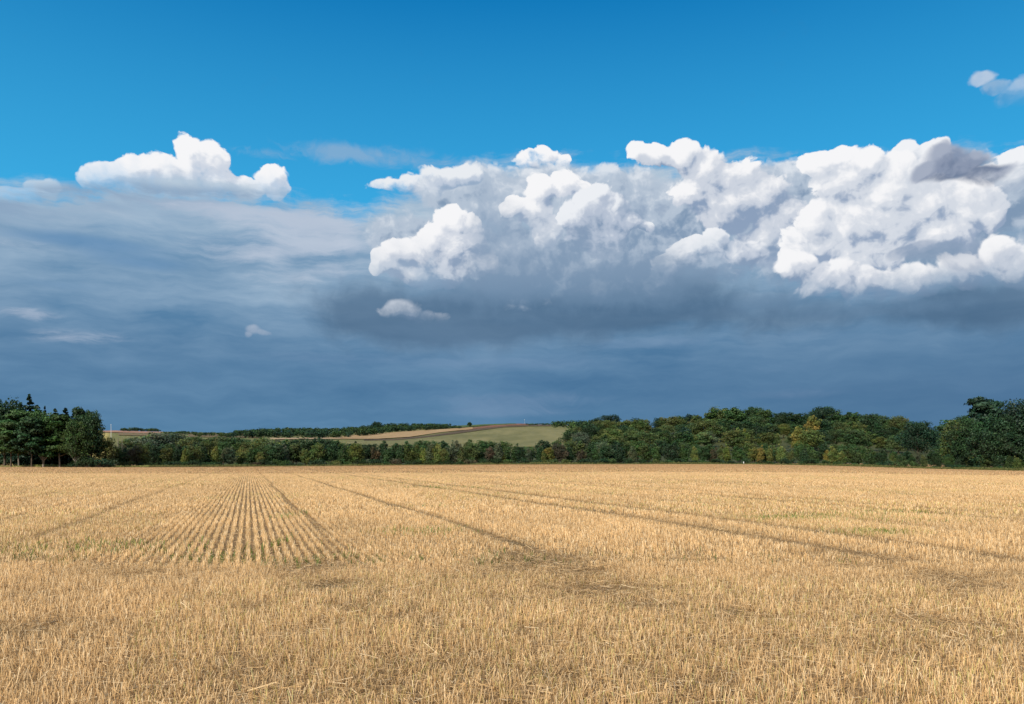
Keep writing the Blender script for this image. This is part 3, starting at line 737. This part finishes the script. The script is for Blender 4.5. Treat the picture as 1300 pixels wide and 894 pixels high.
# ---- left copse: tall trees with bare trunks over a dark floor
CG = 'trees of the copse at the left'
cop = [('beech', 6, 508, 216, 'dark green', 'dark tree cut by the left edge of the photo, in front of the copse', .80, 0),
       ('spire', 14, 509, 232, 'deep blue-green', 'slim dark conifer tip left of the tallest spire above the copse', .9, 0),
       ('spire', 37, 500.5, 230, 'deep blue-green', 'tallest dark conifer, its ragged spire highest above the copse', 1.25, 1),
       ('pine', 24, 517, 214, 'mid green', 'copse tree with layered crown below the tallest spire, trunk bare', 1.15, 0),
       ('beech', 55, 521, 211, 'mid green', 'broad full-crowned copse tree between the tallest spire and the middle conifer', .88, 1),
       ('spire', 57, 515, 234, 'deep blue-green', 'thin conifer tip poking up between two broad copse crowns', .7, 0),
       ('pine', 76, 525, 209, 'mid green', 'copse tree with leaning pale trunk, right of the middle of the copse', 1.2, 2),
       ('spire', 83, 517.5, 226, 'deep blue-green', 'short ragged conifer right of the middle of the copse, narrow pointed top', 1.4, 1),
       ('cedar', 104, 517, 224, 'dark green', 'flat-layered pine top rising above the rounded right end of the copse', .62, 0),
       ('beech', 116, 523, 212, 'dark green', 'broad rounded tree forming the right end of the copse', .66, 0),
       ('beech', 96, 533, 208, 'mid green', 'lower copse tree with drooping boughs left of the rounded right-end tree', .75, 1),
       ('spire', 70, 518.5, 230, 'dark green', 'dark conifer between the middle conifer tip and the ragged one right of it', 1.5, 0),
       ('spire', 94, 520, 228, 'dark green', 'dark conifer just left of the flat-layered pine top of the copse', 1.5, 1),
       ('spire', 47, 514, 236, 'dark green', 'dark conifer just right of the tallest spire of the copse', 1.6, 0),
       ('spire', 26, 511, 234, 'dark green', 'dark conifer just left of the tallest spire of the copse', 1.5, 1),
       ('pine', 40, 528, 207, 'dark green', 'front copse tree on a pale trunk under the tallest spire', 1.1, 3),
       ('round', 134, 552, 214, 'olive green', 'small olive tree leaning out of the right end of the copse', .9, 2),
       ('pine', 14, 532, 209, 'mid green', 'front copse tree with twin boughs near the left edge of the photo', 1.2, 1),
       ('pine', 66, 534, 222, 'dark green', 'dark inner copse tree seen between two bare leaning trunks', 1.1, 0),
       ('pine', 88, 540, 222, 'dark green', 'dark inner copse tree behind the lower drooping one', 1.2, 1)]
for (k, px, top, D, hue, lab, w, v) in cop: tree(k, px, top, D, hue, lab, 'tree', CG, width=w, var=v, name={'beech': 'broadleaf_tree', 'cedar': 'pine_tree'}.get(k))
for px, top, D, w, lab in [(112, 577, 207, 1.0, 'low dark bush at the foot of the copse, left of the end bush'), (128, 575, 207, 1.1, 'wide dark bush at the right foot of the copse'), (98, 581, 208, .9, 'small dark bush beside the rightmost bare trunk of the copse'),
                            (36, 579, 222, 1.3, 'dark undergrowth bush behind the trunks under the tallest spire'), (58, 578, 224, 1.3, 'dark undergrowth bush behind the trunks in the middle of the copse'), (80, 576, 226, 1.4, 'dark undergrowth bush behind the leaning pale trunk of the copse'), (-4, 577, 222, 1.2, 'dark undergrowth bush at the left edge of the photo'), (68, 572, 236, 1.5, 'tall dark undergrowth at the back of the copse, behind the middle trunks'), (92, 571, 238, 1.5, 'tall dark undergrowth at the back of the copse, behind the right trunks'), (46, 571, 238, 1.2, 'tall dark undergrowth at the back of the copse, under the tallest spire'), (20, 576, 236, .9, 'low dark undergrowth at the back of the copse, near the left edge')]:
    tree('bush', px, top, D, 'dark green', lab, 'bush', 'bushes under the copse', width=w)
# two pale dead stems and a mast right of the copse
for px, top, D, lab in [(149.5, 556, 224, 'pale bare dead trunk right of the copse, the left of two'), (154.5, 559, 226, 'pale bare dead trunk right of the copse, the right of two')]:
    x = (px-CX)/FPX*D; z = gz(x, D); h = EYE+(HZ-top)*D/FPX-z
    e = bpy.data.objects.new('dead_tree', None); COL.objects.link(e); e.location = (x, D, z); tag(e, lab, 'dead tree', 'dead trunks right of the copse')
    link('trunk', trunk_mesh('trunk', [([(0, 0, -.1), (.15, 0, h*.4), (.05, .1, h)], [.20, .15, .07])], M_palebark), e)
    link('branch', trunk_mesh('branch', [([(.1, 0, h*.5), (.6, .1, h*.72), (.7, 0, h*.86)], [.08, .05, .02])], M_palebark), e)

# ---- the belt of young trees along the far edge of the field
LM = [(215, 'near the copse'), (335, 'under far dark wood'), (440, 'under long hill wood'), (560, 'under golden hill strip'), (725, 'under pale hill pasture'), (850, 'under low wooded slope'), (960, 'under wooded hill crest'), (1090, 'under golden wood tree'), (1200, 'under skyline gap'), (9999, 'under great dark trees')]
def mark(px): return next(t for lim, t in LM if px < lim)
BT = [(140, 566), (165, 562), (200, 560), (240, 560), (262, 558), (300, 561), (330, 559), (380, 556), (410, 554), (430, 559), (470, 561), (510, 559), (560, 557), (600, 556.5), (640, 558), (672, 564), (690, 557), (720, 559), (760, 560), (800, 559), (850, 557), (875, 561), (930, 564), (965, 560), (1000, 564), (1060, 561), (1090, 563), (1130, 570), (1175, 573), (1220, 575), (1250, 569), (1290, 574), (1340, 575)]
def belt_top(px): return float(np.interp(px, [a for a, b in BT], [b for a, b in BT]))
W1 = {'dark green': 3, 'mid green': 4, 'olive green': 4, 'yellow-green': 1.0, 'grey-green': 1.5, 'russet brown': .8}
special = {(452, 'yellow-green'): 562, (460, 'yellow-green'): 566, (536, 'yellow-green'): 567, (551, 'yellow-green'): 566, (563, 'yellow-green'): 569, (585, 'olive green'): 567, (622, 'russet brown'): 566, (637, 'yellow-green'): 570, (697, 'golden yellow'): 567, (691, 'yellow-green'): 572,
           (735, 'russet brown'): 569, (741, 'russet brown'): 572, (924, 'yellow-green'): 563, (965, 'golden yellow'): 565, (978, 'yellow-green'): 566, (992, 'yellow-green'): 563, (1048, 'golden yellow'): 571, (1068, 'yellow-green'): 572, (272, 'yellow-green'): 566, (235, 'yellow-green'): 569, (330, 'yellow-green'): 573, (388, 'yellow-green'): 570}
items, px = [], 152.
for (sx, hue), top in special.items(): items.append(dict(kind='young' if rnd.random() < .7 else 'round', px=sx, top=top, D=edge_d(sx)+rnd.uniform(4, 7), hue=hue, w=.85))
while px < 1330:
    top = belt_top(px) + abs(rnd.gauss(0, 2.2)) + 4.
    if not any(abs(px-a[0]) < 4 for a in special):
        items.append(dict(kind=rnd.choice(('young', 'young', 'round')), px=px, top=top, D=edge_d(px)+rnd.uniform(5, 12), hue=pick(W1)))
    px += rnd.uniform(10, 18)
for t in items: t['form'] = FORM[t['kind']]
row(items, 'front row of belt', 'tree', 'trees in the front row of the belt', mark)
items, px = [], 158.
W2 = {'dark green': 4, 'mid green': 4, 'olive green': 3, 'grey-green': 1}
while px < 1330:
    items.append(dict(kind=rnd.choice(('round', 'round', 'tall', 'young')), px=px, top=belt_top(px)+rnd.uniform(-.8, 2.4), D=edge_d(px)+rnd.uniform(17, 27), hue=pick(W2), w=1.1))
    px += rnd.uniform(12, 19)
for t in items: t['form'] = FORM[t['kind']]
row(items, 'second row of belt', 'tree', 'trees in the second row of the belt', mark)
items, px = [], 140.
while px < 1340:
    e = edge_y(px); items.append(dict(kind='bush', px=px, top=e-rnd.uniform(6, 12), D=edge_d(px)+rnd.uniform(2.2, 4), hue=pick({'dark green': 5, 'mid green': 3, 'olive green': 1.5, 'russet brown': .5}), w=rnd.uniform(.8, 1.5)))
    px += rnd.uniform(12, 22)
row(items, 'field edge', 'bush', 'bushes along the field edge', mark)

# ---- rougher trees behind the belt on the left
items = []
for i in range(46):
    px = 156 + 276*(i+rnd.random())/46
    items.append(dict(kind=rnd.choice(('round', 'round', 'tall')), px=px, top=np.interp(px, [150, 185, 215, 225, 240, 290, 330, 420], [555, 550, 547.5, 550, 554, 554, 555, 558])+rnd.uniform(-.5, 5.5), D=rnd.uniform(300, 430), hue=pick({'olive green': 4, 'pale green': 3, 'mid green': 2, 'grey-green': 3, 'yellow-green': .5}), w=1.5))
for t in items: t['form'] = FORM[t['kind']]
row(items, 'behind the belt', 'tree', 'trees behind the left of the belt', mark)

# ---- the wooded hill on the right
SK = [(700, 552), (716, 549), (726, 541), (745, 537), (760, 533), (800, 532), (830, 530), (850, 528.5), (875, 524), (888, 526), (897, 520), (915, 517), (945, 516), (966, 515), (974, 521), (990, 523), (1002, 521), (1018, 525), (1036, 521), (1046, 515.5), (1058, 522), (1085, 522), (1100, 524), (1130, 528), (1148, 531), (1160, 533.5), (1176, 537), (1183, 545), (1192, 547), (1198, 537), (1214, 530), (1232, 526), (1300, 524), (1400, 524)]
def sky_top(px): return float(np.interp(px, [a for a, b in SK], [b for a, b in SK]))
HM = [(790, 'left end of hill'), (900, 'left slope of hill'), (1000, 'crest of hill'), (1100, 'right of hill crest'), (1190, 'left of skyline gap'), (9999, 'right of skyline gap')]
def hmark(px): return next(t for lim, t in HM if px < lim)
for D, f, n, wts in [(600, 0., 56, {'dark green': 5, 'deep blue-green': 3, 'mid green': 4, 'olive green': 2}), (500, .34, 46, {'dark green': 4, 'mid green': 5, 'olive green': 3, 'yellow-green': .5}), (410, .62, 44, {'dark green': 4, 'mid green': 4, 'olive green': 4, 'pale green': 1.2, 'grey-green': 1})]:
    items = []
    for i in range(n):
        px = 718 + 612*(i+rnd.uniform(.1, .9))/n
        if f == 0. and 1182 < px < 1193: continue
        st, bt = sky_top(px), belt_top(px)
        if f == 0.: top = st + abs(rnd.gauss(0, 1.3))
        else: top = st + (bt-st)*f + rnd.uniform(-3.5, 3.5)
        w8 = dict(wts)
        if px < 860: w8['olive green'] = 7; w8['pale green'] = 3; w8['dark green'] = 2; w8['deep blue-green'] = .5
        if px > 1190: w8 = {'dark green': 4, 'mid green': 2}
        items.append(dict(kind=rnd.choice(('round', 'round', 'tall', 'oak')), px=px, top=top, D=D*rnd.uniform(.94, 1.06)*(.62 if px > 1190 else 1.), hue=pick(w8), w=rnd.uniform(1.05, 1.6)))
    if f == 0.:
        items += [dict(kind='oak', px=1046, top=515.5, D=585, hue='deep blue-green', w=.9), dict(kind='oak', px=767, top=527, D=700, hue='deep blue-green', w=1.), dict(kind='round', px=778, top=525.5, D=705, hue='deep blue-green', w=1.1), dict(kind='round', px=755, top=530, D=700, hue='deep blue-green', w=1.2), dict(kind='round', px=810, top=531, D=690, hue='deep blue-green', w=1.2), dict(kind='oak', px=1141, top=527.5, D=560, hue='olive green', w=1.)]
    if f == .34:
        items += [dict(kind='tall', px=1031, top=526, D=470, hue='golden yellow', w=.9), dict(kind='oak', px=1165, top=534, D=330, hue='deep blue-green', w=.9)]
    if f == .62:
        items += [dict(kind='young', px=1011, top=539, D=395, hue='golden yellow', w=1.), dict(kind='young', px=1021, top=542, D=400, hue='yellow-green', w=1.1), dict(kind='young', px=935, top=541, D=400, hue='yellow-green', w=.9), dict(kind='young', px=947, top=544, D=400, hue='yellow-green', w=.9), dict(kind='young', px=1208, top=545, D=240, hue='yellow-green', w=.9), dict(kind='round', px=870, top=541, D=420, hue='deep blue-green')]
    for t in items: t['form'] = FORM[t['kind']]
    row(items, {0.: 'top row of wood', .34: 'middle row of wood', .62: 'lower row of wood'}[f], 'tree', {0.: 'trees along the top of the wooded hill', .34: 'trees half way up the wooded hill', .62: 'trees low on the wooded hill'}[f], hmark)
# the great dark trees at the right edge
RG = 'great dark trees at the right edge'
for (k, px, top, D, hue, lab, w, v) in [
        ('pine', 1249, 502.5, 214, 'deep blue-green', 'tall dark pine with tufted top, right of the gap in the skyline', 1.05, 2),
        ('oak', 1292, 506, 208, 'deep blue-green', 'broad black-green tree at the right edge, tallest round crown', .72, 0),
        ('beech', 1268, 527, 204, 'dark green', 'dark tree between the tufted pine and the round right-edge crown', .9, 0),
        ('oak', 1230, 529, 210, 'dark green', 'dark spreading tree left of the tall tufted pine', .8, 1),
        ('oak', 1318, 512, 204, 'dark green', 'dark tree cut off by the right edge of the photo', .9, 1),
        ('round', 1216, 531, 222, 'olive green', 'olive tree sloping down to the gap in the skyline', .95, 1),
        ('round', 1250, 545, 196, 'dark green', 'lower dark tree in front of the tall tufted pine', 1.1, 2),
        ('round', 1284, 548, 192, 'dark green', 'lower dark tree in front of the round right-edge crown', 1.1, 3)]:
    tree(k, px, top, D, hue, lab, 'tree', RG, width=w, var=v, name={'beech': 'broadleaf_tree', 'oak': 'broadleaf_tree'}.get(k))

# ---- woods on the far hill, each read as one mass
def far_wood(name, label, poly, n, size, hues, seed):
    """poly: (px, crown-top row, foot row)"""
    g = np.random.default_rng(seed); V, Cc = [], []
    P0 = [p[0] for p in poly]
    for i in range(n):
        px = g.uniform(P0[0], P0[-1]); t = np.interp(px, P0, [p[1] for p in poly]); b = np.interp(px, P0, [p[2] for p in poly])
        r_foot = t + (b-t)*g.uniform(.25, 1)
        x, d = on_ground(px, r_foot); h = min(size*g.uniform(.7, 1.35), max(4., (r_foot-t)*d/FPX*1.1+1.5)) 
        h = max(h, size*.45)
        z = gz(x, d); hu = np.array(HUE[hues[g.integers(len(hues))]])*LEAFK*g.uniform(.75, 1.25)
        lob = []
        for k in range(5):
            a = g.uniform(0, 6.28); s = h*g.uniform(.25, .4)
            lob.append(((x+h*.3*math.cos(a), d+h*.3*math.sin(a), z+h*g.uniform(.3, .72)), (s, s, s*.8), g.uniform(.75, 1.2)))
        lob.append(((x, d, z+h*.4), (h*.36, h*.36, h*.45), .8))
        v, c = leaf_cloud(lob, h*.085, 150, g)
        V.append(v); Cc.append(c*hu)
    v = np.concatenate(V); c = np.concatenate(Cc)
    m = bpy.data.materials.get('far_foliage')
    if not m:
        m = newmat('far_foliage'); finish(attr('tone'), .7, transl=.15)
    return tag(link(name, mesh_np(name, v, np.arange(len(v)).reshape(-1, 4), m, c)), label, kind='stuff')
B = ['dark green', 'deep blue-green', 'dark green', 'mid green']
far_wood('hill_wood', 'long dark wood along the foot of the far hill', [(286, 552, 556), (300, 547, 556), (340, 545, 557), (380, 543.5, 557), (430, 544, 557), (465, 543, 554), (510, 541, 549), (560, 540, 546), (585, 542.5, 545)], 430, 15, B, 1)
far_wood('hilltop_wood', 'dark wood on the crest of the far hill', [(400, 545, 548), (455, 540.5, 546), (475, 537.5, 545), (500, 537, 545), (535, 538, 544), (560, 538.5, 543), (575, 540, 542)], 150, 16, B, 2)
far_wood('far_wood', 'small dark wood on the skyline right of the copse', [(150, 547, 549), (156, 543.5, 548.5), (175, 543, 549), (195, 544, 549), (204, 547, 549.5)], 60, 13, B, 3)
far_wood('far_hedgerow', 'dark hedgerow trees on the low skyline behind the belt', [(205, 550, 552), (235, 548, 553), (255, 549.5, 555), (285, 550, 556)], 90, 11, B+['olive green'], 4)
far_wood('shelter_belt', 'dark shelter belt beside the pale hill pasture', [(702, 535.5, 543), (715, 535, 545), (735, 534.5, 546), (755, 533, 546)], 60, 15, B, 5)
far_wood('hill_hedge', 'thin dark hedge across the top of the far hill', [(668, 538.2, 540.5), (690, 537.8, 540.5), (705, 537.5, 541)], 30, 6, B, 6)
tree('oak', 596, 535.8, 2000, 'dark green', 'single round tree on the green crest of the far hill', 'tree', name='broadleaf_tree')
tree('round', 478, 534.5, 1900, 'dark green', 'round tree standing highest above the crest wood of the far hill', 'tree', name='broadleaf_tree', width=1.3)

# ---- slim pale things seen far off
M_white = newmat('white_paint'); bp = position(); finish(mixc(noise(bp, 8., 3., dim='3D'), (.70, .70, .68), (.82, .82, .80)), .5)
def mast(px, top, D, lab, r, head):
    x = (px-CX)/FPX*D; z = gz(x, D); h = EYE+(HZ-top)*D/FPX-z
    e = bpy.data.objects.new('mast', None); COL.objects.link(e); e.location = (x, D, z); tag(e, lab, 'mast')
    link('pole', trunk_mesh('pole', [([(0, 0, -.5), (0, 0, h*.5), (0, 0, h)], [r, r*.8, r*.6])], M_white), e)
    link('antenna' if head else 'cap', trunk_mesh('antenna', [([(0, 0, h), (0, 0, h+head[1]*.3), (0, 0, h+head[1])], [head[0], head[0]*1.1, head[0]*.7])], M_white), e)
mast(141, 539.5, 900, 'thin white mast at the right end of the copse, beside the red field', .26, (.3, .8))
mast(666, 533, 2150, 'faint slim mast on the skyline above the pale hill pasture', .15, (.35, 1.6))
def post(px, lab):
    D = edge_d(px)+.6; x = (px-CX)/FPX*D; z = gz(x, D)
    e = bpy.data.objects.new('marker_post', None); COL.objects.link(e); e.location = (x, D, z); tag(e, lab, 'post')
    me = bpy.data.meshes.new('post'); import bmesh
    bm = bmesh.new(); bmesh.ops.create_cube(bm, size=1); bmesh.ops.scale(bm, vec=(.26, .12, .8), verts=bm.verts); bmesh.ops.translate(bm, vec=(0, 0, .4), verts=bm.verts)
    bmesh.ops.bevel(bm, geom=bm.edges[:], offset=.03, segments=2); bm.to_mesh(me); bm.free(); me.materials.append(M_white); link('post', me, e)
    me = bpy.data.meshes.new('cap'); bm = bmesh.new(); bmesh.ops.create_cone(bm, segments=4, radius1=.26, radius2=.05, depth=.14, cap_ends=True); bmesh.ops.rotate(bm, matrix=__import__('mathutils').Matrix.Rotation(math.pi/4, 3, 'Z'), verts=bm.verts); bmesh.ops.translate(bm, vec=(0, 0, .86), verts=bm.verts); bm.to_mesh(me); bm.free(); me.materials.append(M_white); link('cap', me, e)
post(944, 'small white marker post standing at the foot of the belt under the hill crest')
# ------------------------------------------------------------------ sun
sl = bpy.data.lights.new('sun', 'SUN'); sl.energy = 5.0; sl.angle = math.radians(.5); sl.color = (1., .92, .80)
so = bpy.data.objects.new('sun', sl); COL.objects.link(so)
so.rotation_euler = sundir.to_track_quat('Z', 'Y').to_euler(); so.location = (-30, -40, 60)
